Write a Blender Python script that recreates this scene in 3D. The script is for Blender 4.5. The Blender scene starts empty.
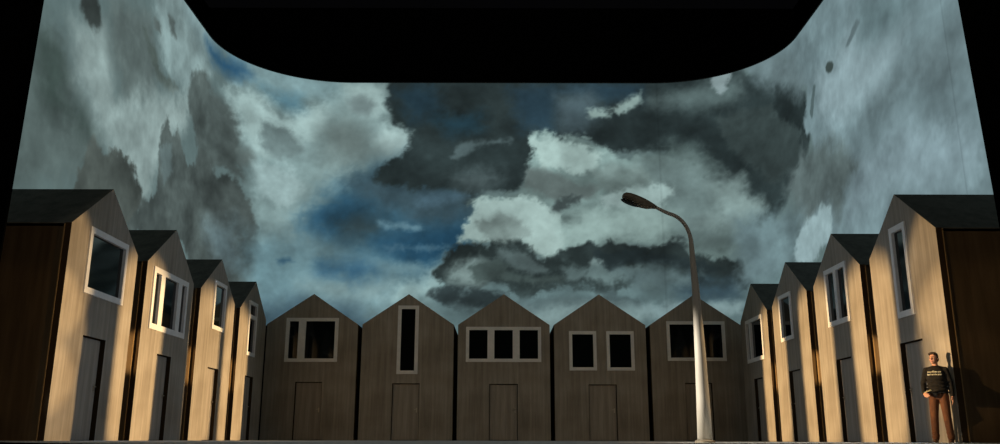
import bpy, bmesh, math
import numpy as np
from mathutils import Vector, Matrix

scene = bpy.context.scene
COL = scene.collection
PI = math.pi

# ------------------------------------------------------------------ camera
cam_data = bpy.data.cameras.new('camera')
cam_data.sensor_width = 36.0
cam_data.lens = 32.905
cam_data.shift_y = -0.03407
cam_data.clip_end = 200
camera = bpy.data.objects.new('camera', cam_data)
COL.objects.link(camera)
camera.location = (0, 0, 0.04)
camera.rotation_euler = (Matrix.Rotation(0.00087, 3, 'Z') @ Matrix.Rotation(PI/2 + 0.26865, 3, 'X')
                         @ Matrix.Rotation(0.0022, 3, 'Z')).to_euler()
scene.camera = camera

# ------------------------------------------------------------------ world, exposure
world = bpy.data.worlds.new('dark_auditorium')
scene.world = world
world.use_nodes = True
world.node_tree.nodes['Background'].inputs[0].default_value = (0.0012, 0.0012, 0.0014, 1)
world.node_tree.nodes['Background'].inputs[1].default_value = 1.0
vs = scene.view_settings
vs.view_transform = 'Standard'; vs.look = 'None'; vs.gamma = 1; vs.exposure = 0
vs.use_curve_mapping = False

# ------------------------------------------------------------------ stage lights
WARM = (1.0, 0.66, 0.32)
def look(o, target):
    o.rotation_euler = (Vector(target) - o.location).to_track_quat('-Z', 'Y').to_euler()
def spot(loc, target, power, half=7.0, col=WARM, blend=0.55, radius=0.05):
    l = bpy.data.lights.new('side_spotlight', 'SPOT')
    l.energy = power; l.color = col; l.spot_size = math.radians(2*half); l.spot_blend = blend
    l.shadow_soft_size = radius
    o = bpy.data.objects.new('side_spotlight', l); COL.objects.link(o)
    o.location = loc; look(o, target)
# low side lights standing in the gaps behind each row, shining across the stage
for (y, ty, p) in ((19.97, 20.25, 38000), (23.80, 24.0, 38000), (27.60, 27.8, 38000)):
    spot((-13.2, y, 1.9), (8.2, ty, 1.8), p, 6.8)
for (y, ty, p) in ((20.29, 20.38, 36000), (23.86, 24.9, 32000), (27.86, 27.75, 37000)):
    spot((12.9, y, 1.9), (-7.96, ty, 1.8), p, 7.0)
# downstage side lights on booms behind the drapes, three lamps on each boom
for tz in (.45, 1.75, 3.05):
    spot((-9.0, 15.75, 1.9), (8.2, 16.7, tz), 10000, 5.5, blend=.5)
    spot((9.1, 15.9, 1.9), (-7.96, 16.35, tz), 9800, 5.0, blend=.5)
# a pair of lamps on the booms pick out the street lamp
spot((-8.5, 14.0, 7.0), (3.15, 14.6, .75), 27000, 5.4, (1.0, .88, .70), .8)
spot((8.6, 14.8, 7.0), (3.15, 14.6, .9), 3500, 5.4, WARM, .6)
# cool wash across each row from the booms
spot((-9.0, 15.4, .7), (8.2, 22.2, .2), 1150, 23, (.58, .74, 1.0), .5, .2)
spot((9.1, 15.4, .7), (-7.96, 22.0, .2), 1150, 23, (.58, .74, 1.0), .5, .2)
# added fill lights out front, high and dim, lifting the facades from both sides
for x in (-12, 12):
    fl = bpy.data.lights.new('front_fill_light', 'AREA')
    fl.shape = 'RECTANGLE'; fl.size = 4; fl.size_y = 2; fl.energy = 510; fl.color = (1.0, 0.90, 0.76)
    fo = bpy.data.objects.new('front_fill_light', fl); COL.objects.link(fo)
    fo.location = (x, -5, 17); look(fo, (-x*.3, 29, 2.0))

# ------------------------------------------------------------------ materials
def s2l(c):
    return tuple(((x/255)/12.92 if x/255 <= .04045 else ((x/255+.055)/1.055)**2.4) for x in c)
def material(name, col, rough=0.7, metallic=0.0, spec=0.5):
    m = bpy.data.materials.new(name); m.use_nodes = True
    b = m.node_tree.nodes['Principled BSDF']
    b.inputs['Base Color'].default_value = (*col, 1); b.inputs['Roughness'].default_value = rough
    b.inputs['Metallic'].default_value = metallic; b.inputs['Specular IOR Level'].default_value = spec
    return m
def textured(name, c1, c2, scale=(8, 8, 8), rough=0.75, detail=5, bump=0.0, c3=None, nscale=1.0, spec=0.3):
    """two tone noise on object coordinates, stretched by scale"""
    m = material(name, c1, rough, spec=spec); nt = m.node_tree; N = nt.nodes; L = nt.links
    b = N['Principled BSDF']
    tc = N.new('ShaderNodeTexCoord'); mp = N.new('ShaderNodeMapping'); mp.inputs['Scale'].default_value = scale
    no = N.new('ShaderNodeTexNoise'); no.inputs['Scale'].default_value = nscale; no.inputs['Detail'].default_value = detail
    no.inputs['Roughness'].default_value = 0.65
    rp = N.new('ShaderNodeValToRGB'); e = rp.color_ramp.elements
    e[0].position = 0.33; e[0].color = (*c1, 1); e[1].position = 0.68; e[1].color = (*c2, 1)
    L.new(tc.outputs['Object'], mp.inputs['Vector']); L.new(mp.outputs[0], no.inputs['Vector'])
    L.new(no.outputs['Fac'], rp.inputs[0])
    out = rp.outputs[0]
    if c3:
        n2 = N.new('ShaderNodeTexNoise'); n2.inputs['Scale'].default_value = 0.9; n2.inputs['Detail'].default_value = 3
        L.new(tc.outputs['Object'], n2.inputs['Vector'])
        mx = N.new('ShaderNodeMix'); mx.data_type = 'RGBA'; mx.blend_type = 'MULTIPLY'; mx.inputs[7].default_value = (*c3, 1)
        r2 = N.new('ShaderNodeMapRange'); r2.inputs[1].default_value = .35; r2.inputs[2].default_value = .65
        L.new(n2.outputs['Fac'], r2.inputs[0]); L.new(r2.outputs[0], mx.inputs[0]); L.new(out, mx.inputs[6]); out = mx.outputs[2]
    L.new(out, b.inputs['Base Color'])
    if bump:
        bp = N.new('ShaderNodeBump'); bp.inputs['Strength'].default_value = bump; bp.inputs['Distance'].default_value = 0.01
        L.new(no.outputs['Fac'], bp.inputs['Height']); L.new(bp.outputs[0], b.inputs['Normal'])
    return m
M = {}
M['facade'] = textured('facade_grained_wood', (0.25, 0.22, 0.178), (0.39, 0.355, 0.295), (9, 9, 0.45), 0.75, 6, 0.15, (0.74, 0.72, 0.69))
M['door'] = textured('door_grained_wood', (0.24, 0.21, 0.17), (0.37, 0.335, 0.28), (11, 11, 0.5), 0.7, 6, 0.15)
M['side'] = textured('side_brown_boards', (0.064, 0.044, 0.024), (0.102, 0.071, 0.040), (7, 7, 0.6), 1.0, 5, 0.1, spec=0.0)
M['edge'] = material('dark_brown_edge', (0.034, 0.022, 0.011), 1.0, spec=0.0)
M['batten'] = material('brown_batten', (0.17, 0.115, 0.055), 1.0, spec=0.0)
M['roof'] = textured('roof_dark_felt', (0.056, 0.057, 0.049), (0.11, 0.11, 0.094), (4, 4, 4), 0.9, 6, 0.1)
M['frame'] = textured('window_frame_paint', (0.68, 0.67, 0.64), (0.78, 0.77, 0.74), (5, 5, 5), 0.55)
M['glass'] = material('dark_window_glass', (0.004, 0.006, 0.006), 0.05, spec=0.22)
M['metal'] = material('brushed_metal', (0.55, 0.50, 0.40), 0.35, 1.0)
M['floor'] = textured('stage_floor_paint', (0.40, 0.42, 0.42), (0.50, 0.52, 0.52), (0.6, 0.6, 0.6), 0.6)
M['black'] = material('black_cloth', (0.0015, 0.0015, 0.0015), 1.0, spec=0.0)
M['wall'] = material('black_stage_wall', (0.0025, 0.0025, 0.0025), 1.0, spec=0.0)
M['post'] = textured('street_lamp_paint', (0.29, 0.28, 0.255), (0.36, 0.345, 0.315), (14, 14, 1.2), 0.5)
M['lamp_metal'] = textured('lamp_head_metal', (0.10, 0.085, 0.065), (0.17, 0.145, 0.11), (9, 9, 9), 0.55)
M['lamp_glass'] = material('unlit_lamp_glass', (0.015, 0.015, 0.014), 0.15)
M['skin'] = textured('skin', (0.55, 0.27, 0.17), (0.62, 0.32, 0.21), (20, 20, 20), 0.55)
M['hair'] = textured('dark_brown_hair', (0.018, 0.010, 0.006), (0.045, 0.025, 0.014), (60, 60, 12), 0.6, bump=0.4)
M['eye'] = material('eye_white', (0.75, 0.72, 0.68), 0.3)
M['iris'] = material('dark_iris', (0.02, 0.012, 0.008), 0.2)
M['lips'] = material('lips', (0.42, 0.15, 0.11), 0.5)
M['sweater'] = textured('black_sweater_knit', (0.006, 0.0055, 0.005), (0.020, 0.017, 0.013), (16, 16, 16), 0.95, bump=0.3)
M['print'] = material('pale_shirt_print', (0.70, 0.66, 0.50), 0.7)
M['trousers'] = textured('rust_brown_trousers', (0.065, 0.024, 0.010), (0.135, 0.052, 0.021), (14, 14, 5), 0.85, bump=0.3)
M['shoe'] = textured('brown_shoe_leather', (0.06, 0.028, 0.014), (0.12, 0.055, 0.026), (20, 20, 20), 0.5)
M['pouch'] = material('black_pouch_leather', (0.006, 0.006, 0.006), 0.4)
M['paper'] = material('pale_yellow_paper', (0.85, 0.72, 0.34), 0.7)

# ------------------------------------------------------------------ helpers
def tag(o, label=None, cat=None, group=None, kind=None):
    if label: o['label'] = label
    if cat: o['category'] = cat
    if group: o['group'] = group
    if kind: o['kind'] = kind
    return o
def empty(name, loc, rz=0.0):
    o = bpy.data.objects.new(name, None); COL.objects.link(o)
    o.location = loc; o.rotation_euler = (0, 0, rz); o.empty_display_size = 0.3
    return o
def link(name, bm, mats, parent=None, smooth=False):
    me = bpy.data.meshes.new(name)
    bmesh.ops.recalc_face_normals(bm, faces=bm.faces)
    bm.to_mesh(me); bm.free()
    for m in (mats if isinstance(mats, (list, tuple)) else [mats]): me.materials.append(m)
    if smooth:
        for p in me.polygons: p.use_smooth = True
    o = bpy.data.objects.new(name, me); COL.objects.link(o)
    if parent: o.parent = parent
    return o
def box(bm, x0, x1, y0, y1, z0, z1, mi=0):
    v = [bm.verts.new(p) for p in ((x0,y0,z0),(x1,y0,z0),(x1,y1,z0),(x0,y1,z0),(x0,y0,z1),(x1,y0,z1),(x1,y1,z1),(x0,y1,z1))]
    for f in ((0,3,2,1),(4,5,6,7),(0,1,5,4),(1,2,6,5),(2,3,7,6),(3,0,4,7)):
        bm.faces.new([v[i] for i in f]).material_index = mi
def prism(bm, pts, y0, y1, mi=0):
    """polygon in x,z pushed from y0 to y1"""
    a = [bm.verts.new((p[0], y0, p[1])) for p in pts]; b = [bm.verts.new((p[0], y1, p[1])) for p in pts]
    n = len(pts); fs = [bm.faces.new(a), bm.faces.new(b[::-1])]
    for i in range(n): fs.append(bm.faces.new([a[i], b[i], b[(i+1) % n], a[(i+1) % n]]))
    for f in fs: f.material_index = mi
def tube(bm, pts, radii, seg=20, cap=True):
    """round tube through points with a radius at each"""
    rings = []; pts = [Vector(p) for p in pts]; ref = Vector((0, 1, 0))
    for i, p in enumerate(pts):
        d = (pts[min(i+1, len(pts)-1)] - pts[max(i-1, 0)]).normalized()
        r = ref if abs(d.dot(ref)) < .95 else Vector((1, 0, 0))
        u = d.cross(r).normalized(); w = d.cross(u).normalized()
        rings.append([bm.verts.new(p + (u*math.cos(2*PI*k/seg) + w*math.sin(2*PI*k/seg))*radii[i]) for k in range(seg)])
    for a, b in zip(rings, rings[1:]):
        for k in range(seg): bm.faces.new([a[k], a[(k+1) % seg], b[(k+1) % seg], b[k]])
    if cap: bm.faces.new(rings[0][::-1]); bm.faces.new(rings[-1])
def ball(bm, c, r, rot=None, u=20, v=14):
    """ellipsoid, r is a number or three radii"""
    r = (r, r, r) if isinstance(r, (int, float)) else r
    m = Matrix.Translation(c) @ (rot.to_4x4() if rot else Matrix.Identity(4)) @ Matrix.Diagonal((*r, 1))
    bmesh.ops.create_uvsphere(bm, u_segments=u, v_segments=v, radius=1.0, matrix=m)
def capsule(bm, pts, radii, seg=16):
    tube(bm, pts, radii, seg)
    for p, r in zip(pts, radii): ball(bm, p, r, u=seg, v=10)
def bezier(p0, p1, p2, p3, n=10):
    p0, p1, p2, p3 = map(Vector, (p0, p1, p2, p3))
    return [(1-t)**3*p0 + 3*(1-t)**2*t*p1 + 3*(1-t)*t*t*p2 + t**3*p3 for t in [i/n for i in range(n+1)]]

# ------------------------------------------------------------------ stage shell
# the stage floor; its front edge bows out towards the auditorium
bm = bmesh.new()
front = []
for i in range(33):
    x = -14 + 28*i/32
    front.append((x, 16.0 - 9.5*max(0.0, 1-(x/8.5)**2)))
vt = [bm.verts.new((x, y, 0)) for x, y in front] + [bm.verts.new((14, 40, 0)), bm.verts.new((-14, 40, 0))]
vb = [bm.verts.new((v.co.x, v.co.y, -0.9)) for v in vt]
bm.faces.new(vt); bm.faces.new(vb[::-1]).material_index = 1
for i in range(len(vt)):
    j = (i+1) % len(vt); bm.faces.new([vt[i], vb[i], vb[j], vt[j]]).material_index = 1
tag(link('floor', bm, [M['floor'], M['wall']]), kind='structure')
for name, b in (('wall_back', (-14.2, 14.2, 40, 40.2, -0.9, 20)), ('wall_left', (-14.2, -14.0, 14, 40, -0.9, 20)), ('wall_right', (14.0, 14.2, 14, 40, -0.9, 20))):
    bm = bmesh.new(); box(bm, *b); tag(link(name, bm, M['wall']), kind='structure')

# ------------------------------------------------------------------ projection screen with the cloud picture
SKY_PATCHES = [
((84,100,98),1.2,0.8,0.25,[(-27.68,9.77),(-25.61,10.19),(-24.25,9.17),(-22.55,8.74),(-22.58,7.36),(-24.65,6.35),(-27.01,5.7),(-28.24,8.49)]),
((62,78,74),0.9,0.8,0.2,[(-26.67,9.71),(-25.68,10.02),(-25.05,9.43),(-25.32,8.75),(-23.91,8.86),(-23.53,8.4),(-24.66,8.44),(-26.03,8.34)]),
((138,160,158),0.9,0.8,0.2,[(-25.24,10.95),(-23.38,11.69),(-22.59,10.93),(-22.11,10.0),(-20.92,9.3),(-20.33,8.34),(-21.87,8.34),(-23.45,9.03),(-24.66,9.74)]),
((104,122,120),0.8,0.8,0.2,[(-23.41,12.8),(-20.21,13.38),(-19.11,12.07),(-19.57,10.46),(-21.21,9.79),(-22.59,10.93)]),
((136,162,162),0.6,0.7,0.2,[(-20.09,14.54),(-17.35,15.97),(-15.41,14.86),(-13.81,14.07),(-15.73,12.6),(-17.81,12.31),(-19.34,12.88)]),
((62,72,70),0.35,0.5,0.25,[(-25.21,12.16),(-24.09,12.76),(-23.64,11.66),(-23.88,11.3),(-24.48,11.32),(-24.9,11.48)]),
((78,92,88),0.35,0.6,0.25,[(-20.61,12.91),(-19.68,12.76),(-18.65,12.11),(-17.16,12.19),(-17.86,11.76),(-19.1,11.71),(-19.87,12.17)]),
((98,114,112),0.3,0.4,0.2,[(-19.81,13.57),(-19.47,13.67),(-19.29,13.38),(-19.64,13.29)]),
((98,114,112),0.3,0.4,0.2,[(-18.67,14.28),(-18.15,14.22),(-17.74,13.87),(-18.25,13.87)]),
((140,162,160),0.8,0.8,0.2,[(-22.23,9.64),(-19.54,11.0),(-15.64,12.31),(-15.96,11.01),(-17.63,9.88),(-18.27,8.72),(-18.61,7.65),(-19.73,7.36),(-20.77,8.21),(-21.58,8.91)]),
((84,98,96),0.5,0.9,0.3,[(-15.91,13.25),(-14.44,14.03),(-13.55,13.62),(-12.14,13.44),(-11.48,12.5),(-11.82,11.53),(-11.18,10.39),(-12.95,10.36),(-14.59,11.08),(-15.77,11.94)]),
((126,153,153),0.6,0.8,0.25,[(-12.94,13.68),(-12.0,14.29),(-10.72,14.38),(-9.59,13.79),(-8.7,13.9),(-8.06,14.31),(-7.02,15.63),(-5.18,15.64),(-4.93,14.87),(-4.78,14.4),(-5.03,13.83),(-4.66,13.45),(-3.94,13.17),(-3.83,12.57),(-4.35,11.97),(-5.38,11.51),(-6.34,10.41),(-7.18,9.82),(-8.11,9.02),(-7.8,7.81),(-7.12,4.44),(-10.9,4.23),(-10.66,6.69),(-10.24,8.34),(-10.94,10.01),(-11.3,11.67),(-11.88,13.17)]),
((124,150,152),0.8,0.5,0.2,[(-17.35,15.97),(-15.24,16.0),(-13.7,15.42),(-13.88,14.43),(-15.58,14.58),(-17.35,15.17)]),
((126,158,162),0.8,0.5,0.2,[(-12.99,15.51),(-10.85,15.87),(-7.47,15.7),(-6.79,15.45),(-8.07,14.59),(-9.41,14.61),(-10.73,14.52),(-11.94,14.8)]),
((40,80,108),0.7,0.5,0.15,[(-14.78,15.24),(-13.16,15.17),(-11.76,15.28),(-11.4,15.04),(-11.92,14.67),(-12.93,14.56),(-13.93,14.67)]),
((84,124,138),0.7,0.4,0.15,[(-10.74,14.61),(-10.1,14.5),(-8.96,14.61),(-8.65,13.91),(-9.09,13.79),(-9.64,13.91),(-10.22,14.19)]),
((164,194,192),0.6,0.7,0.15,[(-12.69,13.86),(-10.71,14.25),(-9.71,13.58),(-9.26,13.67),(-7.97,14.23),(-7.59,13.79),(-9.25,12.11),(-10.51,11.77),(-11.49,12.58)]),
((162,190,188),0.6,0.6,0.15,[(-5.2,13.64),(-4.25,13.31),(-3.88,12.71),(-4.35,12.11),(-5.05,12.01),(-5.61,12.71)]),
((152,180,178),0.6,0.6,0.15,[(-7.01,15.44),(-5.22,15.45),(-4.99,14.21),(-5.56,13.73),(-6.66,14.49)]),
((104,122,120),1.3,0.6,0.15,[(-7.92,13.29),(-6.94,13.82),(-5.89,13.17),(-5.59,12.24),(-6.62,11.64),(-7.59,11.93)]),
((112,132,132),0.5,0.4,0.15,[(-6.84,14.68),(-6.23,14.82),(-5.59,14.49),(-5.92,14.02),(-6.55,14.11)]),
((96,112,110),0.5,0.4,0.15,[(-11.7,11.47),(-11.2,11.74),(-10.87,11.42),(-11.24,11.03),(-11.71,11.04)]),
((78,88,84),0.3,0.9,0.3,[(-24.26,6.18),(-23.62,7.35),(-23.41,7.97),(-23.02,8.22),(-22.34,7.98),(-21.27,8.34),(-20.44,8.15),(-19.64,7.65),(-19.29,6.98),(-20.58,5.88),(-22.42,6.07),(-24.51,5.84)]),
((76,88,86),0.3,1,0.35,[(-19.37,7.29),(-18.21,8.18),(-18.25,9.33),(-17.83,10.59),(-17.29,10.44),(-16.79,10.88),(-15.96,10.24),(-15.37,9.72),(-14.27,10.78),(-13.35,10.66),(-12.84,10.1),(-12.19,10.82),(-11.66,10.07),(-11.1,9.55),(-10.7,8.35),(-10.53,7.45),(-10.77,5.85),(-13.24,5.51),(-15.27,7.02),(-18.12,6.58),(-20.12,6.45)]),
((104,124,124),0.4,0.5,0.2,[(-18.12,9.54),(-17.33,9.87),(-16.82,9.14),(-17.58,8.64)]),
((98,120,124),0.9,0.8,0.3,[(-13.27,7.92),(-11.56,8.53),(-11.15,6.95),(-12.46,6.73)]),
((58,98,118),1.3,0.9,0.25,[(-8.37,9.0),(-7.63,10.25),(-6.15,11.05),(-4.43,11.88),(-1.34,10.7),(-0.72,8.73),(-1.82,7.33),(-2.49,6.64),(-4.26,6.34),(-6.32,7.06),(-7.72,8.03)]),
((40,82,108),0.8,0.8,0.2,[(-8.52,8.63),(-7.72,9.57),(-6.76,9.92),(-5.75,9.83),(-6.4,8.81),(-7.31,8.27)]),
((38,82,110),1,0.7,0.2,[(-4.67,8.46),(-3.04,8.82),(-1.58,8.95),(-1.57,7.85),(-2.58,6.99),(-4.29,7.33),(-5.35,8.28)]),
((52,72,78),0.9,0.8,0.2,[(-7.14,9.07),(-6.08,9.39),(-5.28,8.81),(-6.03,8.28),(-6.9,8.37)]),
((60,84,94),0.9,0.8,0.25,[(-6.49,10.87),(-4.41,11.33),(-1.34,10.61),(-1.07,9.53),(-3.05,9.08),(-5.23,9.7)]),
((96,136,152),0.35,0.4,0.1,[(-5.21,9.08),(-3.48,8.9),(-3.3,8.73),(-4.98,8.77)]),
((104,142,154),0.5,0.4,0.1,[(-5.48,7.33),(-3.43,7.24),(-3.0,6.9),(-5.12,6.81)]),
((102,136,144),1.2,0.8,0.25,[(-10.93,7.69),(-8.59,8.54),(-6.66,7.93),(-4.28,6.9),(-2.56,6.34),(-2.13,5.5),(-4.24,5.7),(-6.51,4.65),(-10.47,4.47)]),
((146,178,178),0.7,0.7,0.2,[(-2.75,7.07),(-2.29,7.59),(-2.23,6.77),(-2.05,6.13),(-2.97,5.71),(-4.45,5.79),(-4.26,6.34),(-3.2,6.47)]),
((124,154,157),1,0.7,0.2,[(-7.03,6.76),(-4.68,6.34),(-4.87,5.7),(-7.17,5.48),(-8.46,6.28)]),
((56,92,112),0.3,0.3,0.1,[(-9.54,7.28),(-8.95,7.39),(-8.81,7.23),(-9.36,7.13)]),
((66,92,104),0.9,0.5,0.2,[(-10.27,5.26),(-8.42,5.65),(-6.25,5.36),(-5.46,4.65),(-6.48,4.03),(-10.42,3.87)]),
((42,54,55),0.45,0.9,0.3,[(-5.11,16.13),(1.76,16.14),(8.94,15.77),(11.79,15.0),(15.06,13.05),(15.3,11.34),(14.29,10.06),(13.09,9.58),(11.98,8.69),(10.8,8.32),(9.39,8.6),(8.69,11.33),(6.13,12.36),(4.81,12.36),(3.28,12.82),(1.94,12.12),(1.27,10.75),(0.62,10.29),(-0.47,10.43),(-1.33,9.98),(-2.65,10.6),(-4.39,10.69),(-5.28,11.05),(-4.78,11.87),(-3.83,12.52),(-3.9,13.22),(-4.66,13.64),(-5.14,14.49)]),
((40,64,76),0.8,0.8,0.2,[(-4.71,15.07),(-3.1,15.36),(-2.63,14.31),(-3.95,13.74)]),
((40,62,74),0.7,0.7,0.2,[(0.5,15.27),(6.25,15.47),(6.14,14.9),(2.65,14.89),(2.27,13.19),(1.03,13.37)]),
((38,68,82),0.8,0.7,0.2,[(-2.71,13.74),(-0.93,13.93),(-1.02,13.37),(-2.26,13.27)]),
((76,94,96),0.3,0.4,0.15,[(-2.15,11.97),(-1.72,12.62),(-0.48,12.81),(0.4,12.81),(0.4,12.67),(-1.14,12.53),(-1.88,11.97)]),
((84,102,104),0.9,0.6,0.2,[(-2.0,10.97),(-0.91,11.33),(-0.03,11.15),(-0.9,10.52)]),
((66,84,90),0.7,0.5,0.2,[(2.47,14.89),(3.99,14.99),(4.41,13.94),(3.68,13.1),(2.71,13.09)]),
((128,152,148),0.35,0.5,0.15,[(3.97,14.13),(4.86,14.13),(5.55,14.61),(6.24,15.09),(6.31,14.61),(5.58,14.13),(4.5,13.85),(3.88,13.94)]),
((80,98,98),0.7,0.6,0.2,[(6.67,14.71),(8.11,15.12),(9.18,15.25),(10.85,15.03),(10.95,14.45),(9.21,14.3),(7.54,14.4)]),
((130,150,152),0.25,0.4,0.1,[(9.47,15.57),(10.41,15.62),(9.98,14.89),(9.78,14.75),(9.54,15.18)]),
((86,106,104),0.7,0.7,0.25,[(6.12,11.9),(7.55,12.57),(8.74,12.24),(9.54,11.0),(8.64,10.44),(6.08,10.98)]),
((120,146,143),0.35,0.9,0.35,[(-1.79,8.29),(-1.45,8.91),(-1.16,10.07),(-0.64,10.29),(0.18,10.2),(0.84,10.52),(1.23,11.34),(1.11,11.66),(1.51,12.35),(1.38,12.86),(1.95,13.0),(2.62,12.86),(3.15,13.19),(3.95,13.05),(4.64,12.35),(5.33,11.99),(6.57,12.17),(8.27,11.56),(9.6,10.59),(10.44,9.66),(10.85,8.99),(10.31,7.97),(9.38,7.14),(8.06,7.49),(6.05,7.96),(4.25,7.95),(2.53,7.52),(1.89,7.43),(1.26,7.77),(0.4,8.21),(-0.46,8.12),(-1.14,7.99)]),
((164,192,187),0.35,0.7,0.12,[(-1.7,8.29),(-1.41,9.0),(-0.99,10.16),(-0.03,10.07),(0.84,10.25),(1.49,10.16),(2.56,9.36),(2.63,8.08),(2.32,7.69),(1.77,7.6),(0.83,8.3),(-0.46,8.21)]),
((160,188,183),0.4,0.7,0.15,[(1.42,12.72),(2.61,12.81),(3.72,12.72),(4.36,12.12),(4.08,11.34),(3.25,11.34),(2.59,11.52),(1.72,11.52)]),
((152,181,176),0.7,0.7,0.15,[(2.56,9.09),(3.87,9.72),(6.04,9.86),(7.75,9.61),(7.05,8.39),(5.98,8.31),(4.26,8.22),(2.97,8.04)]),
((98,114,112),0.5,0.6,0.2,[(1.1,11.52),(1.94,11.43),(3.02,10.89),(4.41,10.71),(3.88,10.08),(2.57,10.16),(1.71,10.43),(1.01,10.7)]),
((62,74,74),0.35,0.6,0.2,[(2.26,9.63),(2.71,10.25),(3.53,10.34),(3.35,9.9),(2.57,9.63)]),
((98,118,117),1.1,0.8,0.25,[(6.12,11.9),(8.29,11.83),(9.97,10.71),(10.22,9.14),(9.19,8.19),(8.11,8.45),(6.92,10.17)]),
((126,150,148),0.7,0.7,0.2,[(10.52,10.69),(9.17,10.6),(9.52,9.24),(8.56,9.03),(10.27,8.57),(11.35,9.15),(10.75,10.04)]),
((92,116,118),0.7,0.8,0.3,[(-2.56,6.3),(-1.3,6.77),(2.52,6.48),(5.9,6.36),(11.07,7.03),(13.21,6.67),(12.78,3.54),(-2.52,3.83)]),
((46,58,58),0.35,1,0.4,[(-2.66,6.77),(-2.33,7.51),(-1.91,7.85),(-1.31,8.07),(-0.46,8.16),(0.23,8.25),(0.83,8.16),(1.89,7.43),(2.53,7.6),(4.25,8.04),(4.61,8.39),(5.97,8.0),(6.82,8.05),(7.35,8.35),(8.07,7.75),(10.25,7.13),(10.43,5.95),(8.39,5.86),(5.91,6.57),(4.2,6.14),(2.52,6.4),(0.82,5.88),(-0.02,6.48),(-1.29,6.3),(-2.06,6.3)]),
((118,140,138),0.6,0.8,0.25,[(-1.9,7.25),(-1.09,7.59),(-0.37,7.16),(-0.62,6.56),(-1.29,6.39),(-2.06,6.56)]),
((84,102,102),0.5,0.8,0.3,[(-0.03,7.77),(1.04,7.77),(2.02,7.0),(1.46,6.74),(0.4,7.08)]),
((112,134,133),0.3,0.5,0.2,[(3.81,7.34),(4.5,7.61),(4.75,7.43),(4.15,7.17)]),
((88,108,108),0.5,0.8,0.3,[(2.53,7.08),(3.8,7.0),(5.94,7.26),(6.35,6.92),(4.22,6.57),(2.94,6.57)]),
((46,58,60),0.5,0.8,0.3,[(-3.23,5.87),(-2.31,6.13),(-0.02,5.88),(-0.02,5.54),(-1.28,5.37),(-2.55,5.54)]),
((56,78,88),0.8,0.7,0.2,[(6.97,6.49),(8.43,6.62),(10.1,6.19),(10.14,5.57),(7.96,5.54)]),
((124,150,152),0.5,0.5,0.15,[(5.87,5.56),(8.36,5.44),(10.13,5.49),(10.09,4.92),(7.93,5.04),(5.86,5.13)]),
((112,136,141),0.5,0.9,0.2,[(13.81,16.15),(18.48,15.9),(28.92,10.3),(27.35,4.5),(20.28,6.02),(15.53,6.86),(13.2,6.6),(12.6,6.78),(13.07,7.57),(13.48,8.47),(14.71,9.15),(15.31,10.54),(14.76,11.93),(15.06,13.05),(14.1,13.76),(13.71,14.61),(12.41,15.41),(11.28,15.27)]),
((108,130,134),0.8,0.6,0.2,[(11.07,15.89),(12.58,15.79),(14.28,14.63),(15.11,13.23),(14.35,13.07),(13.22,13.94),(11.75,14.65)]),
((142,168,174),1,0.7,0.15,[(16.38,12.84),(19.65,13.04),(21.97,12.31),(23.62,11.69),(23.12,11.13),(21.61,10.4),(19.84,10.46),(17.64,10.9),(16.31,11.77)]),
((98,122,126),1.2,0.8,0.2,[(20.97,14.02),(24.26,12.32),(23.32,11.84),(21.88,11.95),(20.59,12.61)]),
((98,118,122),0.8,0.8,0.25,[(23.85,10.8),(25.24,10.63),(26.74,10.07),(26.9,8.78),(25.47,9.37),(23.17,10.01),(21.61,9.55),(20.44,10.17),(22.46,10.77)]),
((130,155,162),1.2,0.8,0.2,[(18.51,8.81),(22.51,8.85),(25.91,7.95),(26.86,6.84),(25.44,6.22),(20.64,7.37),(18.11,7.35)]),
((86,102,102),0.6,0.9,0.25,[(13.32,11.17),(17.68,9.93),(19.21,8.77),(18.39,8.36),(17.08,7.71),(16.61,8.19),(15.59,8.3),(14.03,7.99),(13.16,8.67),(12.84,9.65)]),
((100,124,128),0.7,0.8,0.25,[(10.2,8.84),(11.73,8.86),(13.49,8.51),(13.41,7.1),(12.59,6.7),(10.1,6.19)]),
((150,178,182),0.35,0.5,0.15,[(12.82,6.66),(13.31,7.84),(14.46,8.2),(15.6,8.34),(16.36,8.03),(16.1,7.07),(14.07,6.44)]),
((62,76,74),0.12,0.05,0.05,[(17.43,13.15),(17.63,13.12),(17.91,13.0),(18.02,12.86),(17.94,12.74),(17.72,12.68),(17.48,12.74),(17.26,12.91),(17.25,13.07)]),
((84,104,106),0.1,0.2,0.05,[(15.83,12.9),(16.09,12.8),(15.75,12.37),(15.43,11.81),(15.32,12.05),(15.56,12.52)]),
((96,116,120),0.15,0.25,0.05,[(20.38,13.42),(20.48,13.3),(19.4,12.97),(19.27,12.99)]),
((72,100,114),0.5,0.5,0.2,[(-3.51,10.24),(-1.99,10.51),(-1.34,10.24),(-2.63,9.88),(-3.59,9.88)]),
((66,106,128),0.4,0.6,0.2,[(-4.95,8.02),(-3.03,8.16),(-1.95,7.98),(-3.02,7.81),(-4.73,7.76)]),
((52,92,116),0.8,0.6,0.2,[(-7.77,7.3),(-5.99,7.32),(-5.13,6.9),(-6.38,6.55),(-7.57,6.79)]),
((70,86,84),0.4,0.7,0.3,[(-1.3,7.08),(-0.03,7.34),(1.25,6.74),(2.52,6.65),(1.67,6.4),(-0.02,6.56),(-0.87,6.65)]),
((40,52,54),0.3,0.8,0.3,[(4.25,7.69),(5.96,7.78),(7.14,7.52),(8.47,7.3),(9.28,6.9),(8.03,6.89),(6.37,7.35),(4.66,7.17)]),
((90,112,114),0.6,0.7,0.25,[(5.08,7.0),(6.78,7.09),(8.43,6.7),(8.0,6.38),(5.9,6.4)]),
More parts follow.
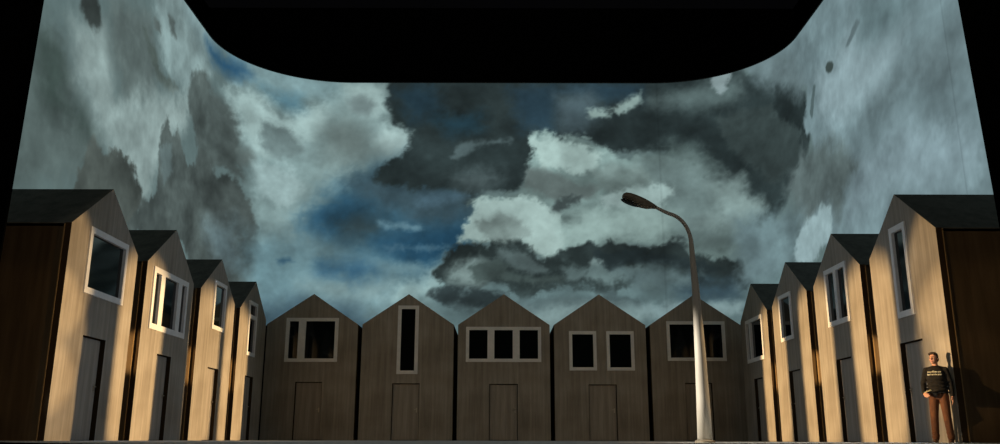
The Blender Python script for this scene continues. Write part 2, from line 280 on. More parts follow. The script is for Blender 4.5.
((72,90,92),0.5,0.7,0.25,[(-2.13,5.54),(-0.02,5.46),(2.51,5.72),(4.62,5.89),(5.87,5.64),(4.18,5.21),(0.82,5.04),(-1.7,5.2)]),
((118,142,142),0.6,0.6,0.2,[(0.82,4.96),(2.5,5.38),(5.02,5.38),(6.27,5.05),(4.16,4.46),(1.65,4.37)]),
((134,156,152),0.5,0.6,0.25,[(-0.98,9.09),(-0.03,9.44),(0.83,9.09),(1.17,8.56),(0.19,8.38),(-0.67,8.47)]),
((116,138,135),0.5,0.6,0.25,[(3.91,11.34),(4.88,11.71),(6.1,11.53),(6.51,10.8),(5.18,10.26),(4.32,10.53)]),
((150,176,173),0.4,0.6,0.2,[(4.31,10.26),(6.07,10.71),(7.45,10.52),(7.08,9.9),(5.6,9.81),(4.48,9.81)]),
((110,132,132),0.5,0.6,0.25,[(-10.62,13.18),(-9.31,13.01),(-8.81,12.17),(-9.67,11.67),(-10.44,12.1)]),
((148,176,176),0.5,0.6,0.2,[(-10.8,11.13),(-9.2,11.3),(-8.49,10.4),(-9.31,9.64),(-10.36,9.91)]),
((58,72,72),0.5,0.8,0.3,[(9.7,13.46),(12.18,13.26),(14.07,11.76),(13.54,10.69),(11.87,10.31),(10.48,11.49)]),
]

RNG = np.random.RandomState(7)
TAB = RNG.rand(256, 256)
def vnoise(x, y):
    xi = np.floor(x).astype(int); yi = np.floor(y).astype(int); fx = x-xi; fy = y-yi
    fx = fx*fx*fx*(fx*(fx*6-15)+10); fy = fy*fy*fy*(fy*(fy*6-15)+10)
    a = TAB[xi % 256, yi % 256]; b = TAB[(xi+1) % 256, yi % 256]; c = TAB[xi % 256, (yi+1) % 256]; d = TAB[(xi+1) % 256, (yi+1) % 256]
    return (a*(1-fx)+b*fx)*(1-fy) + (c*(1-fx)+d*fx)*fy
def fbm(x, y, octaves=5, gain=0.55):
    t = np.zeros_like(x); a = 1.0; n = 0
    for k in range(octaves):
        ca, sa = math.cos(k*1.1), math.sin(k*1.1)
        t += a*(vnoise((x*ca-y*sa)+k*17.3, (x*sa+y*ca)+k*9.1)-.5); n += a; a *= gain; x = x*2.03; y = y*2.03
    return t/n*2
def signed_distance(P, Q):
    """inside positive, outside negative distance from points Q to polygon P"""
    x, y = Q; d2 = np.full_like(x, 1e9); inside = np.zeros(x.shape, bool); n = len(P)
    for i in range(n):
        ax, ay = P[i]; bx, by = P[(i+1) % n]; ex, ey = bx-ax, by-ay
        wx, wy = x-ax, y-ay; t = np.clip((wx*ex+wy*ey)/(ex*ex+ey*ey+1e-9), 0, 1)
        d2 = np.minimum(d2, (wx-ex*t)**2+(wy-ey*t)**2)
        if abs(ey) > 1e-9:
            c = ((ay > y) != (by > y)) & (x < ex*(y-ay)/ey+ax); inside ^= c
    d = np.sqrt(d2); return np.where(inside, d, -d)
def screen_path(s):
    """plan of the screen: flat back, rounded corners, straight sides running downstage"""
    X = 11.75 if s > 0 else -11.6; sg = 1 if s > 0 else -1; a = abs(s); st = abs(X)-5.0; Lc = 2.5*PI
    if a <= st: return (s, 38.4)
    if a - st <= Lc: return (sg*(st+5*math.sin((a-st)/5)), 33.4+5*math.cos((a-st)/5))
    return (X, 33.4-(a-st-Lc))
S0, S1, Z0, Z1 = -31.6, 31.8, 2.5, 15.5
NS, NZ = 1270, 262
ss = np.linspace(S0, S1, NS); hh = np.linspace(Z0, Z1, NZ)
SX, HH = np.meshgrid(ss, hh)
xs, hs = SX.ravel(), HH.ravel()
colour = np.empty((xs.size, 3)); colour[:] = (96, 118, 118)
w1 = fbm(xs*.6, hs*.75, 6, .5); w2 = fbm(xs*.6+40, hs*.75+13, 6, .5)
fine = fbm(xs*1.3+5, hs*1.3+71, 6, .6); big = fbm(xs*.35+90, hs*.5+21, 5)
swell = 1-2.4*np.abs(fbm(xs*.62+3, hs*.85+58, 4, .5))
curl = 1-2.6*np.abs(fbm(xs*1.8+33, hs*2.2+8, 4, .6))     # rounded billows along the cloud edges
for k, (c, feather, warp, amp, poly) in enumerate(SKY_PATCHES):
    P = np.array(poly); mrg = feather+warp*1.5+.3
    sel = (xs > P[:, 0].min()-mrg) & (xs < P[:, 0].max()+mrg) & (hs > P[:, 1].min()-mrg) & (hs < P[:, 1].max()+mrg)
    if not sel.any(): continue
    d = signed_distance(poly, (xs[sel], hs[sel]))
    feather = feather*(.45 if feather <= .5 else .75)
    d = d + warp*.40*(w1[sel] if k % 2 else w2[sel]) + warp*.30*fine[sel] + min(warp, .7)*.22*curl[sel]
    t = np.clip((d+feather)/(2*feather), 0, 1); t = t*t*(3-2*t)
    sh = 1 + amp*(1.0*(w2[sel] if k % 2 else w1[sel])+.45*big[sel]+.3*fine[sel]+.30*(swell[sel]-.55))
    cc = np.array(c)[None, :]*sh[:, None]
    colour[sel] = colour[sel]*(1-t[:, None]) + cc*t[:, None]
colour *= (1+.03*fine+.05*big)[:, None]
grey = colour.mean(1, keepdims=True); colour = (colour*.93+grey*.07)*.965
for s_seam in (6.99, 25.77):                      # seams between the cloths of the screen
    colour *= (1-.11*np.exp(-((xs-s_seam)/.03)**2))[:, None]
colour = np.clip(colour, 6, 235)/255
lin = np.where(colour <= .04045, colour/12.92, ((colour+.055)/1.055)**2.4)
plan = np.array([screen_path(s) for s in ss])
co = np.empty((xs.size, 3)); co[:, 0] = np.tile(plan[:, 0], NZ); co[:, 1] = np.tile(plan[:, 1], NZ); co[:, 2] = hs
idx = np.arange(NS*NZ).reshape(NZ, NS)
quads = np.stack([idx[:-1, :-1], idx[:-1, 1:], idx[1:, 1:], idx[1:, :-1]], -1).reshape(-1, 4)
me = bpy.data.meshes.new('projected_picture')
me.vertices.add(len(co)); me.vertices.foreach_set('co', co.ravel())
me.loops.add(quads.size); me.loops.foreach_set('vertex_index', quads.ravel().astype(np.int32))
me.polygons.add(len(quads)); me.polygons.foreach_set('loop_start', np.arange(0, quads.size, 4, dtype=np.int32))
me.polygons.foreach_set('loop_total', np.full(len(quads), 4, dtype=np.int32))
me.update(calc_edges=True)
ca = me.color_attributes.new('picture', 'FLOAT_COLOR', 'POINT')
ca.data.foreach_set('color', np.concatenate([lin, np.ones((len(lin), 1))], 1).ravel().astype(np.float32))
m = bpy.data.materials.new('projected_cloud_picture'); m.use_nodes = True; nt = m.node_tree; nt.nodes.clear()
at = nt.nodes.new('ShaderNodeAttribute'); at.attribute_name = 'picture'
em = nt.nodes.new('ShaderNodeEmission'); em.inputs[1].default_value = 1.0
ou = nt.nodes.new('ShaderNodeOutputMaterial')
tc = nt.nodes.new('ShaderNodeTexCoord'); no = nt.nodes.new('ShaderNodeTexNoise'); no.inputs['Scale'].default_value = 3.0; no.inputs['Detail'].default_value = 6
mr = nt.nodes.new('ShaderNodeMapRange'); mr.inputs[3].default_value = .93; mr.inputs[4].default_value = 1.07; mr.inputs[1].default_value = .25; mr.inputs[2].default_value = .75
vm = nt.nodes.new('ShaderNodeVectorMath'); vm.operation = 'SCALE'
nt.links.new(tc.outputs['Object'], no.inputs['Vector']); nt.links.new(no.outputs['Fac'], mr.inputs[0])
nt.links.new(at.outputs['Color'], vm.inputs[0]); nt.links.new(mr.outputs[0], vm.inputs['Scale'])
nt.links.new(vm.outputs[0], em.inputs[0]); nt.links.new(em.outputs[0], ou.inputs[0])
me.materials.append(m)
screen = empty('projection_screen', (0, 38.4, 0))
tag(screen, 'tall curved white screen round the stage carrying a projected stormy cloud picture', 'screen')
po = bpy.data.objects.new('projected_picture', me); COL.objects.link(po); po.parent = screen
po.matrix_parent_inverse = Matrix.Translation((0, -38.4, 0))
for p in me.polygons[:0]: pass
# black backing cloth just behind the picture
bm = bmesh.new()
pp = [Vector((*screen_path(s), 0)) for s in np.linspace(S0, S1, 160)]
lo, hi = [], []
for i, p in enumerate(pp):
    d = (pp[min(i+1, 159)]-pp[max(i-1, 0)]).normalized(); n = Vector((-d.y, d.x, 0))
    q = p + n*0.06
    lo.append(bm.verts.new((q.x, q.y-38.4, Z0))); hi.append(bm.verts.new((q.x, q.y-38.4, Z1)))
    if i: bm.faces.new([lo[i-1], lo[i], hi[i], hi[i-1]])
link('backing_cloth', bm, M['black'], screen)
# pale hem along the top edge of the screen
bm = bmesh.new(); tube(bm, [(p.x, p.y-38.4+.03, Z1+.03) for p in pp], [.03]*160, 6)
link('hem', bm, material('grey_hem', (.03, .034, .034), .8), screen)

# black drapes that frame the stage opening
def drape(name_label, x0, x1, sgn, lean):
    bm = bmesh.new(); n = 120; a, b = [], []
    for i in range(n+1):
        t = i/n; x = x0+(x1-x0)*t; y = 15.2 + (.06*math.sin(t*46) if t > .02 else 0)
        a.append((x, y)); b.append((x, y+.05))
    loop = a + b[::-1]
    lo = [bm.verts.new((x+sgn*lean*3.8, y, 0)) for x, y in loop]; hi = [bm.verts.new((x-sgn*lean*10.2, y, 14)) for x, y in loop]
    for i in range(len(loop)):
        j = (i+1) % len(loop); bm.faces.new([lo[i], lo[j], hi[j], hi[i]])
    for i in range(n):
        bm.faces.new([hi[i], hi[i+1], hi[2*n+1-i-1], hi[2*n+1-i]])
    o = link('stage_drape', bm, M['black'])
    return tag(o, name_label, 'drape', 'black drapes at the sides of the stage opening')
drape('black masking drape hanging at the left edge of the stage opening', -8.455, -13.6, -1, .018)
drape('black masking drape hanging at the right edge of the stage opening', 8.52, 13.6, 1, .036)

# ------------------------------------------------------------------ the gabled houses
W, HE, HA, DEPTH, TH = 3.2, 3.915, 4.989, 3.45, 0.12
def facade_panel(openings):
    """front panel with its window and door holes"""
    bm = bmesh.new()
    roof = lambda x: HE + (HA-HE)*(1-abs(x-W/2)/(W/2))
    xs_ = sorted({0.0, W/2, W} | {o[0] for o in openings} | {o[1] for o in openings})
    def face(pts, mi=0):
        bm.faces.new([bm.verts.new(p) for p in pts]).material_index = mi
    for xa, xb in zip(xs_, xs_[1:]):
        if xb-xa < 1e-6: continue
        sp = sorted((o[2], o[3]) for o in openings if o[0] <= xa+1e-6 and o[1] >= xb-1e-6)
        z = 0.0; segs = []
        for lo_, hi_ in sp:
            if lo_ > z: segs.append((z, lo_, lo_))
            z = hi_
        segs.append((z, roof(xa), roof(xb)))
        for s0, sa, sb in segs:
            for y in (0, TH): face([(xa, y, s0), (xb, y, s0), (xb, y, sb), (xa, y, sa)])
    for x0, x1, z0, z1 in openings:                           # reveals
        face([(x0, 0, z0), (x0, TH, z0), (x0, TH, z1), (x0, 0, z1)], 1); face([(x1, 0, z0), (x1, TH, z0), (x1, TH, z1), (x1, 0, z1)], 1)
        face([(x0, 0, z1), (x1, 0, z1), (x1, TH, z1), (x0, TH, z1)], 1)
        if z0 > 0: face([(x0, 0, z0), (x1, 0, z0), (x1, TH, z0), (x0, TH, z0)], 1)
    for (xa, za), (xb, zb) in (((0, 0), (0, HE)), ((0, HE), (W/2, HA)), ((W/2, HA), (W, HE)), ((W, HE), (W, 0)), ((W, 0), (0, 0))):
        face([(xa, 0, za), (xb, 0, zb), (xb, TH, zb), (xa, TH, za)], 2 if za > 1 and zb > 1 else 1)
    bmesh.ops.remove_doubles(bm, verts=bm.verts, dist=1e-5)
    return bm
def window_frame(x0, x1, z0, z1, panes, inner):
    """frame bars proud of the wall; panes are (x0,x1,z0,z1) holes inside it"""
    bm = bmesh.new(); y0, y1 = -0.035, 0.07
    xs_ = sorted({x0, x1} | {p[0] for p in panes} | {p[1] for p in panes}); zs_ = sorted({z0, z1} | {p[2] for p in panes} | {p[3] for p in panes})
    full = lambda a, b, c, d: any(p[0] <= a+1e-6 and p[1] >= b-1e-6 and p[2] <= c+1e-6 and p[3] >= d-1e-6 for p in panes)
    solid = {(i, j) for i in range(len(xs_)-1) for j in range(len(zs_)-1) if not full(xs_[i], xs_[i+1], zs_[j], zs_[j+1])}
    def f(p): bm.faces.new([bm.verts.new(q) for q in p])
    for i, j in solid:
        a, b, c, d = xs_[i], xs_[i+1], zs_[j], zs_[j+1]
        for y in (y0, y1): f([(a, y, c), (b, y, c), (b, y, d), (a, y, d)])
        if (i-1, j) not in solid: f([(a, y0, c), (a, y1, c), (a, y1, d), (a, y0, d)])
        if (i+1, j) not in solid: f([(b, y0, c), (b, y1, c), (b, y1, d), (b, y0, d)])
        if (i, j-1) not in solid: f([(a, y0, c), (b, y0, c), (b, y1, c), (a, y1, c)])
        if (i, j+1) not in solid: f([(a, y0, d), (b, y0, d), (b, y1, d), (a, y1, d)])
    bmesh.ops.remove_doubles(bm, verts=bm.verts, dist=1e-5)
    return bm
def house(loc, rz, label, group, windows, door, handle_right=True):
    root = tag(empty('gabled_house', loc, rz), label, 'house', group)
    dx0, dx1, dz = door
    link('facade', facade_panel([(dx0, dx1, 0, dz)] + [(w[0]+.03, w[1]-.03, w[2]+.03, w[3]-.03) for w in windows]), [M['facade'], M['edge'], M['roof']], root)
    # side and back walls with thickness
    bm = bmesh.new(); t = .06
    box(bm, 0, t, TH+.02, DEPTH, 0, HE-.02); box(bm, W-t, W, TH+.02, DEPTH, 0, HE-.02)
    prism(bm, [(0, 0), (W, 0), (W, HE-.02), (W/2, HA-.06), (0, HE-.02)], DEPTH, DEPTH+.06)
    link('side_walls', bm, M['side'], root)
    for x in (-.004, W-.03):
        bm = bmesh.new(); box(bm, x, x+.034, TH, TH+.02, 0, HE-.02); link('corner_batten', bm, M['batten'], root)
    bm = bmesh.new(); h = .07
    prism(bm, [(0, HE), (W/2, HA), (W/2, HA-h), (0, HE-h)], TH+.001, DEPTH+.10)
    prism(bm, [(W, HE), (W/2, HA), (W/2, HA-h), (W, HE-h)], TH+.001, DEPTH+.10)
    link('roof', bm, M['roof'], root)
    for (x0, x1, z0, z1, panes) in windows:
        fo_ = link('window', window_frame(x0, x1, z0, z1, panes, .1), M['frame'], root)
        bm = bmesh.new()
        for p in panes: box(bm, p[0]-.015, p[1]+.015, .03, .042, p[2]-.015, p[3]+.015)
        link('pane', bm, M['glass'], fo_)
    bm = bmesh.new(); g = .018
    box(bm, dx0+g, dx1-g, .095, .135, .012, dz-g)
    bmesh.ops.bevel(bm, geom=[e for e in bm.edges], offset=.004, segments=1, affect='EDGES')
    dr = link('door', bm, M['door'], root)
    hx = dx1-.09 if handle_right else dx0+.09; sg = -1 if handle_right else 1
    bm = bmesh.new(); box(bm, hx-.018, hx+.018, .086, .096, .93, 1.08)
    tube(bm, [(hx, .095, 1.03), (hx, .05, 1.03)], [.009, .009], 8); tube(bm, [(hx, .05, 1.03), (hx+sg*.09, .05, 1.03)], [.009, .008], 8)
    tag(link('handle', bm, M['metal'], dr), 'brass door handle')
    # black lining inside, so that nothing shows through the panes
    bm = bmesh.new(); box(bm, .07, W-.07, .2, .22, .02, HE-.1)
    link('lining', bm, M['black'], root)
    return root
def win(x0, x1, z0, z1, cols=None, rows=None, f=.1):
    """window rectangle with pane columns (x ranges) or rows (z ranges)"""
    cols = cols or [(x0+f, x1-f)]; rows = rows or [(z0+f, z1-f)]
    return (x0, x1, z0, z1, [(a, b, c, d) for a, b in cols for c, d in rows])
XL, XR = -7.961, 8.199
LEFT = [
 ([win(.76, 2.60, 2.73, 4.02, f=.12)], (1.02, 2.05, 1.95), 'nearest left-hand house with one big square pane over a door half in shadow'),
 ([win(.38, 2.74, 2.45, 3.87, cols=[(.51, .84), (1.10, 2.02), (2.28, 2.62)], f=.13)], (1.11, 2.05, 1.945), 'left-hand house with a wide three-light window of narrow, broad and narrow panes'),
 ([win(1.10, 2.22, 2.97, 4.32, f=.11)], (1.12, 2.10, 1.93), 'left-hand house third from the front, single small upright window high in the gable'),
 ([win(.95, 1.93, 2.58, 4.29, rows=[(2.69, 3.74), (3.86, 4.18)], f=.12)], (1.08, 2.05, 1.955), 'left-hand house at the back corner, window split into small top light and tall lower pane'),
]
for i, (ws, dr, lab) in enumerate(LEFT):
    house((XL, 16.534+3.8008*i, 0), PI/2, lab, 'houses down the left side of the stage', ws, dr)
RIGHT = [
 ([win(1.21, 1.97, 2.45, 4.33, f=.12)], (1.09, 2.12, 1.955), 'nearest right-hand house with one tall narrow window, a person standing before it'),
 ([win(.93, 2.39, 2.74, 4.16, cols=[(1.05, 1.56), (1.74, 2.27)], f=.12)], (1.15, 2.14, 1.935), 'right-hand house with two equal side-by-side window panes, second from the front'),
 ([win(.74, 1.86, 2.78, 4.11, f=.11)], (1.15, 2.14, 1.925), 'right-hand house third from the front with one upright window left of the ridge'),
 ([win(.70, 2.67, 2.47, 3.86, cols=[(.81, 1.12), (1.30, 2.55)], f=.12)], (1.24, 2.2, 1.94), 'right-hand house at the back corner, window of one slim and one wide pane'),
]
for i, (ws, dr, lab) in enumerate(RIGHT):
    house((XR, 16.824+3.774*i+W, 0), -PI/2, lab, 'houses down the right side of the stage', ws, dr, handle_right=False)
BACK = [
 ([win(.69, 2.52, 2.62, 4.14, cols=[(.81, 1.13), (1.38, 2.40)], f=.115)], (1.12, 2.045, 1.94), 'leftmost house of the back row, window with slim left pane and square right pane'),
 ([win(1.24, 1.97, 2.21, 4.58, f=.12)], (1.11, 2.05, 1.90), 'back row house with a single tall slit window reaching into the gable'),
 ([win(.28, 2.90, 2.63, 3.84, cols=[(.39, 1.03), (1.27, 1.91), (2.15, 2.79)], f=.11)], (1.10, 2.08, 1.885), 'middle house of the back row with a broad window of three equal panes'),
 ([win(.52, 1.47, 2.345, 3.70, f=.11), win(1.82, 2.78, 2.345, 3.70, f=.11)], (1.17, 2.13, 1.875), 'back row house with two separate upright windows side by side'),
 ([win(.58, 2.62, 2.68, 4.05, f=.11)], (1.14, 2.07, 1.93), 'rightmost house of the back row, wide window crossed by the street lamp post'),
]
for i, (ws, dr, lab) in enumerate(BACK):
    house((-8.184+3.351*i, 32.132, 0), 0, lab, 'houses along the back of the stage', ws, dr)

bm = bmesh.new(); box(bm, -8.42, -8.02, 31.50, 31.56, 0, 3.80)  # added black flat, covers the bright screen so the corner gap stays dark
tag(link('gap_darkening_flat', bm, M['wall']), 'narrow black flat added to darken the back left corner gap between two houses', 'flat')
# ------------------------------------------------------------------ street lamp
K = 0.954; LX, LY = 3.153, 14.6
lamp = tag(empty('street_lamp', (LX, LY, 0)), 'tall tapering street lamp with curved arm standing centre right on the stage', 'street lamp')
pts = [(0, 0, 0.03), (.002, 0, .7), (.0, 0, 1.38), (-.008, 0, 2.0), (-.02, 0, 2.56), (-.035, 0, 2.85), (-.045, 0, 3.15), (-.052, 0, 3.34)]
rad = [.121, .106, .091, .075, .060, .052, .043, .037]
for p in bezier((-.052, 0, 3.34), (-.085, 0, 3.62), (-.24, 0, 3.76), (-.40, 0, 3.80), 9)[1:]: pts.append(tuple(p)); rad.append(.033)
pts += [(-.50, 0, 3.845), (-.63, 0, 3.915), (-.70, 0, 3.945)]; rad += [.030, .028, .028]
bm = bmesh.new(); tube(bm, pts, rad, 28)
link('pole', bm, M['post'], lamp, True)
bm = bmesh.new(); tube(bm, [(0, 0, 0), (0, 0, .03), (0, 0, .045)], [.16, .16, .125], 32)
link('base_plate', bm, M['lamp_metal'], lamp)
# cobra head: lofted flattened sections along a rising axis
bm = bmesh.new(); ax0, ax1 = Vector((-.62, 0, 3.91)), Vector((-1.20, 0, 4.12)); dirv = (ax1-ax0).normalized(); up = Vector((0, 1, 0)).cross(dirv).normalized()
if up.z < 0: up = -up
secs = [(0, .030, .032, .030), (.10, .045, .050, .045), (.24, .078, .070, .082), (.42, .110, .086, .096), (.62, .132, .094, .094), (.80, .134, .092, .078), (.93, .108, .076, .056), (.985, .062, .044, .03), (1, .02, .014, .010)]
rings = []
for t, wy, hu, hd in secs:
    c = ax0.lerp(ax1, t); ring = []
    for k in range(24):
        a = 2*PI*k/24; s_, c_ = math.sin(a), math.cos(a)
        ring.append(bm.verts.new(c + Vector((0, 1, 0))*wy*c_ + up*(hu if s_ > 0 else hd)*s_))
    rings.append(ring)
for a, b in zip(rings, rings[1:]):
    for k in range(24): bm.faces.new([a[k], a[(k+1) % 24], b[(k+1) % 24], b[k]])
bm.faces.new(rings[0]); bm.faces.new(rings[-1][::-1])
hd = link('lamp_head', bm, M['lamp_metal'], lamp, True); lamp.scale = (K, K, K)
bm = bmesh.new(); ball(bm, ax0.lerp(ax1, .70) - up*.070, (.19, .100, .042), Matrix.Rotation(math.atan2(.21, .58), 3, 'Y'))
tag(link('lens', bm, M['lamp_glass'], hd, True), 'dark unlit lamp glass')

# ------------------------------------------------------------------ the person
PX, PY, PS = 7.925, 16.93, 0.955
YAW = math.radians(-31)
man = tag(empty('person', (PX, PY, 0), YAW), 'person in dark printed sweater and rust brown trousers standing against the nearest right-hand house', 'person')
man.scale = (PS, PS, PS)
def remeshed(o, voxel, smooth=6):
    r = o.modifiers.new('remesh', 'REMESH'); r.mode = 'VOXEL'; r.voxel_size = voxel; r.use_smooth_shade = True
    s_ = o.modifiers.new('smooth', 'SMOOTH'); s_.factor = .5; s_.iterations = smooth
    return o
SHr, SHl = Vector((-.168, .0, 1.335)), Vector((.168, .0, 1.335))
ELr, WRr = Vector((-.245, .03, 1.09)), Vector((-.235, -.12, .90))
ELl, WRl = Vector((.225, .02, 1.09)), Vector((.235, -.02, .85))
HIPr, HIPl = Vector((-.085, 0, .87)), Vector((.085, 0, .87))
KNr, KNl = Vector((-.115, -.02, .47)), Vector((.105, -.03, .47))
ANr, ANl = Vector((-.135, .02, .085)), Vector((.125, .02, .085))
head_c = Vector((-.012, -.012, 1.555)); HR = Matrix.Rotation(math.radians(-22), 3, 'Z')
H = lambda x, y, z: head_c + HR @ Vector((x, y, z))
bm = bmesh.new()
# torso, neck and limbs
ball(bm, (0, 0, 1.22), (.15, .095, .20)); ball(bm, (0, 0, 1.02), (.13, .09, .14)); ball(bm, (0, .005, .90), (.145, .10, .11)); ball(bm, (0, .005, 1.34), (.15, .075, .07))
capsule(bm, [(0, .012, 1.36), (-.004, .0, 1.50)], [.058, .050])
for S_, E_, W_ in ((SHr, ELr, WRr), (SHl, ELl, WRl)): capsule(bm, [S_, E_, W_], [.047, .036, .024])
for A_, B_, C_ in ((HIPr, KNr, ANr), (HIPl, KNl, ANl)):
    capsule(bm, [A_, B_, C_], [.078, .050, .036]); ball(bm, B_.lerp(C_, .3)+Vector((0, .02, 0)), (.048, .052, .11))
    ball(bm, C_+Vector((0, -.06, -.045)), (.036, .10, .03))
# head: skull, jaw, nose, brow, chin, ears
ball(bm, H(0, .012, .028), (.072, .090, .085)); ball(bm, H(0, -.018, -.030), (.058, .066, .075)); ball(bm, H(0, -.062, -.088), (.024, .020, .018))
ball(bm, H(0, -.045, -.062), (.040, .036, .034))
capsule(bm, [H(0, -.080, .018), H(0, -.099, -.022)], [.009, .0135], 10); ball(bm, H(-.012, -.088, -.026), .009); ball(bm, H(.012, -.088, -.026), .009)
ball(bm, H(0, -.072, .026), (.048, .016, .010)); ball(bm, H(-.036, -.062, -.022), (.018, .016, .016)); ball(bm, H(.036, -.062, -.022), (.018, .016, .016))
for s_ in (-1, 1): ball(bm, H(s_*.074, .010, -.005), (.010, .020, .032))
# hands: palm, four fingers of different length, thumb
def hand(bm, wrist, palm_dir, across, curl_dir, thumb_side, curl):
    palm_dir, across, curl_dir = (Vector(v).normalized() for v in (palm_dir, across, curl_dir))
    pc = wrist + palm_dir*.045
    for k in (-1, -.33, .33, 1):
        capsule(bm, [wrist+across*k*.014, wrist+palm_dir*.085+across*k*.031], [.015, .0125], 10)
    for k, ln in ((-1, .060), (-.33, .074), (.33, .070), (1, .054)):
        k2 = k*thumb_side*-1
        p = wrist+palm_dir*.085+across*k2*.031; d = palm_dir.copy(); pts_ = [p]; r_ = [.0095]
        for j, frac in enumerate((.45, .32, .23)):
            d = (d*math.cos(curl)+curl_dir*math.sin(curl)).normalized() if j or curl > .5 else (d*math.cos(curl*.6)+curl_dir*math.sin(curl*.6)).normalized()
            p = p + d*ln*1.15*frac; pts_.append(p); r_.append(.009-.0008*j)
        capsule(bm, pts_, r_, 10)
    tb = wrist+palm_dir*.028+across*thumb_side*.022
    t1 = tb+(palm_dir*.6+across*thumb_side*.8+curl_dir*.35).normalized()*.034; t2 = t1+(palm_dir*.9+across*thumb_side*.15+curl_dir*.45).normalized()*.028
    capsule(bm, [tb, t1, t2], [.015, .011, .009], 10)
hand(bm, WRl, (.03, -.06, -1), (0, 1, 0), (-1, 0, 0), -1, .25)
hand(bm, WRr, (.30, -.75, -.30), (.25, .25, .9), (.9, -.1, -.1), 1, .75)
body = remeshed(link('body', bm, M['skin'], man, True), .0055, 4)
# eyes, mouth
for s_ in (-1, 1):
    bm = bmesh.new(); ball(bm, H(s_*.030, -.070, .006), (.0105, .009, .006)); e_ = link('eye', bm, M['eye'], man, True)
    bm = bmesh.new(); ball(bm, H(s_*.030-.002, -.0785, .006), (.0055, .003, .0055)); link('iris', bm, M['iris'], e_, True)
    bm = bmesh.new(); capsule(bm, [H(s_*.014, -.086, .026), H(s_*.032, -.082, .031), H(s_*.050, -.066, .025)], [.0035, .004, .003], 8); link('eyebrow', bm, M['hair'], man, True)
bm = bmesh.new(); capsule(bm, [H(-.022, -.080, -.055), H(0, -.089, -.052), H(.022, -.080, -.055)], [.003, .0055, .003], 8); capsule(bm, [H(-.018, -.080, -.060), H(0, -.088, -.062), H(.018, -.080, -.060)], [.003, .006, .003], 8)
link('lips', bm, M['lips'], man, True)
# short dark hair: cap over the skull cut back from the face
bm = bmesh.new()
ball(bm, H(0, .026, .043), (.080, .088, .083)); ball(bm, H(0, .058, -.010), (.068, .052, .070)); ball(bm, H(0, -.034, .092), (.058, .044, .028))
for s_ in (-1, 1): ball(bm, H(s_*.068, .012, .022), (.016, .034, .040)); ball(bm, H(s_*.045, -.040, .082), (.028, .034, .026))
for k in range(9): ball(bm, H(-.05+.0125*k, -.052+.004*abs(k-4), .088), (.011, .018, .014))
remeshed(link('hair', bm, M['hair'], man, True), .006, 3)
# sweater
bm = bmesh.new()
ball(bm, (0, 0, 1.23), (.182, .120, .205)); ball(bm, (0, -.002, 1.05), (.168, .118, .15)); ball(bm, (0, 0, .955), (.172, .125, .075)); ball(bm, (0, .008, 1.345), (.175, .088, .072))
for S_, E_, W_ in ((SHr, ELr, WRr), (SHl, ELl, WRl)):
    capsule(bm, [S_, S_.lerp(E_, .5), E_, E_.lerp(W_, .5), E_.lerp(W_, .93)], [.060, .056, .050, .045, .040])
    capsule(bm, [Vector((0, .01, 1.375)), S_], [.055, .056])
    ball(bm, E_+Vector((0, .005, .01)), (.053, .054, .056))
for z, r in ((1.12, .006), (1.05, .007), (.99, .007)):
    tube(bm, [(.176*math.cos(a)*1.0, .118*math.sin(a), z+.012*math.sin(3*a)) for a in [2*PI*i/24 for i in range(24)]]+[(.176, 0, z)], [.012+r]*25, 8)
tube(bm, [(.180*math.cos(a), .128*math.sin(a), .915) for a in [2*PI*i/24 for i in range(25)]], [.018]*25, 8)
sw = remeshed(link('sweater', bm, M['sweater'], man, True), .009, 5)
# neckband
bm = bmesh.new(); tube(bm, [(.078*math.cos(a), .066*math.sin(a)+.004, 1.402+.014*math.sin(a)) for a in [2*PI*i/24 for i in range(25)]], [.012]*25, 8)
link('neckband', bm, M['sweater'], sw, True)
# two short lines of small pale lettering on the chest, too small to read in the photograph
bm = bmesh.new()
def chest_y(x, z): return -.120*math.sqrt(max(.05, 1-(x/.182)**2-((z-1.23)/.205)**2))-.010
def stroke(x0, z0, x1, z1, w=.0038):
    a = Vector((x0, chest_y(x0, z0), z0)); b = Vector((x1, chest_y(x1, z1), z1)); tube(bm, [a, b], [w, w], 6)
rr = np.random.RandomState(3)
for zrow, xa, xb, tall in ((1.285, -.135, .085, (0, 5, 6)), (1.235, -.140, .105, (0, 3, 8))):
    x = xa; k = 0
    while x < xb:
        hgt = .032 if k in tall else .020
        kind = rr.randint(4)
        if kind == 0: stroke(x, zrow, x, zrow+hgt); stroke(x, zrow+hgt*.9, x+.010, zrow+hgt*.9)
        elif kind == 1: stroke(x, zrow, x, zrow+hgt); stroke(x+.010, zrow, x+.010, zrow+.019); stroke(x, zrow+.018, x+.010, zrow+.019)
        elif kind == 2: stroke(x, zrow, x+.010, zrow); stroke(x, zrow, x, zrow+.019); stroke(x, zrow+.019, x+.010, zrow+.019); stroke(x, zrow+.010, x+.010, zrow+.010)
        else: stroke(x+.004, zrow, x+.004, zrow+hgt)
        x += .0165 + (.010 if k in (3, 9) else 0); k += 1
tag(link('lettering', bm, M['print'], sw), 'two lines of small pale lettering across the chest')
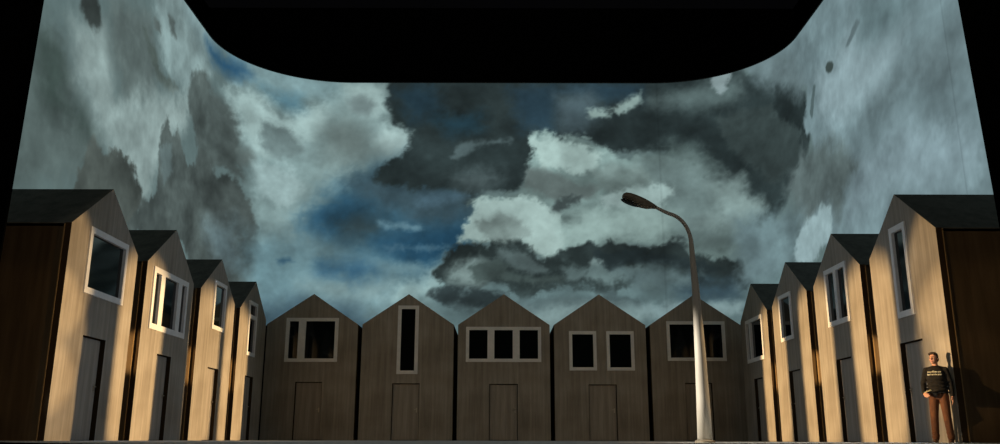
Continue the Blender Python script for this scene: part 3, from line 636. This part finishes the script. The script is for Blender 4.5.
# trousers
bm = bmesh.new(); ball(bm, (0, .004, .90), (.158, .112, .095)); ball(bm, (0, .004, .845), (.150, .110, .075))
for A_, B_, C_ in ((HIPr, KNr, ANr), (HIPl, KNl, ANl)):
    capsule(bm, [A_+Vector((0, 0, -.02)), A_.lerp(B_, .45), B_, B_.lerp(C_, .35), B_.lerp(C_, .75), C_+Vector((0, 0, .0))], [.096, .086, .072, .070, .064, .062])
    for t_, a_ in ((.15, .3), (.0, -.2), (.7, .2), (.82, -.25), (.93, .1)):
        c = B_.lerp(C_, t_) if t_ else B_; rr_ = .064-.004*t_
        tube(bm, [c+Vector((rr_*math.cos(a), rr_*math.sin(a), a_*.06*math.cos(a))) for a in [2*PI*i/16 for i in range(17)]], [.011]*17, 6)
remeshed(link('trousers', bm, M['trousers'], man, True), .009, 5)
# shoes
for C_ in (ANr, ANl):
    bm = bmesh.new(); ball(bm, C_+Vector((0, .005, -.035)), (.044, .055, .045)); ball(bm, C_+Vector((0, -.085, -.048)), (.046, .10, .034)); ball(bm, C_+Vector((0, -.14, -.052)), (.044, .050, .028))
    tube(bm, [C_+Vector((0, -.04, -.083)), C_+Vector((0, -.04, -.064))], [.05, .05], 16)
    remeshed(link('shoe', bm, M['shoe'], man, True), .007, 4)
# black pouch at the belt
bm = bmesh.new(); box(bm, -.075, -.005, -.165, -.118, .845, .915); bmesh.ops.bevel(bm, geom=bm.edges[:], offset=.01, segments=3, affect='EDGES')
tag(link('belt_pouch', bm, M['pouch'], man), 'small black pouch on the belt')
# folded pale paper in the right hand
RZ = Matrix.Rotation(YAW, 4, 'Z')
lw = RZ @ (PS*(WRr + Vector((.085, -.120, .030))))
lf = empty('folded_leaflet', (PX+lw.x, PY+lw.y, lw.z), YAW)
tag(lf, 'small pale yellow folded leaflet held in the right hand of the person', 'leaflet')
bm = bmesh.new()
prism(bm, [(-.065, -.016), (.060, .014), (.060, .018), (-.065, -.012)], -.030, .030); prism(bm, [(-.065, -.012), (.052, .026), (.052, .029), (-.065, -.009)], -.030, .030)
link('pages', bm, M['paper'], lf)
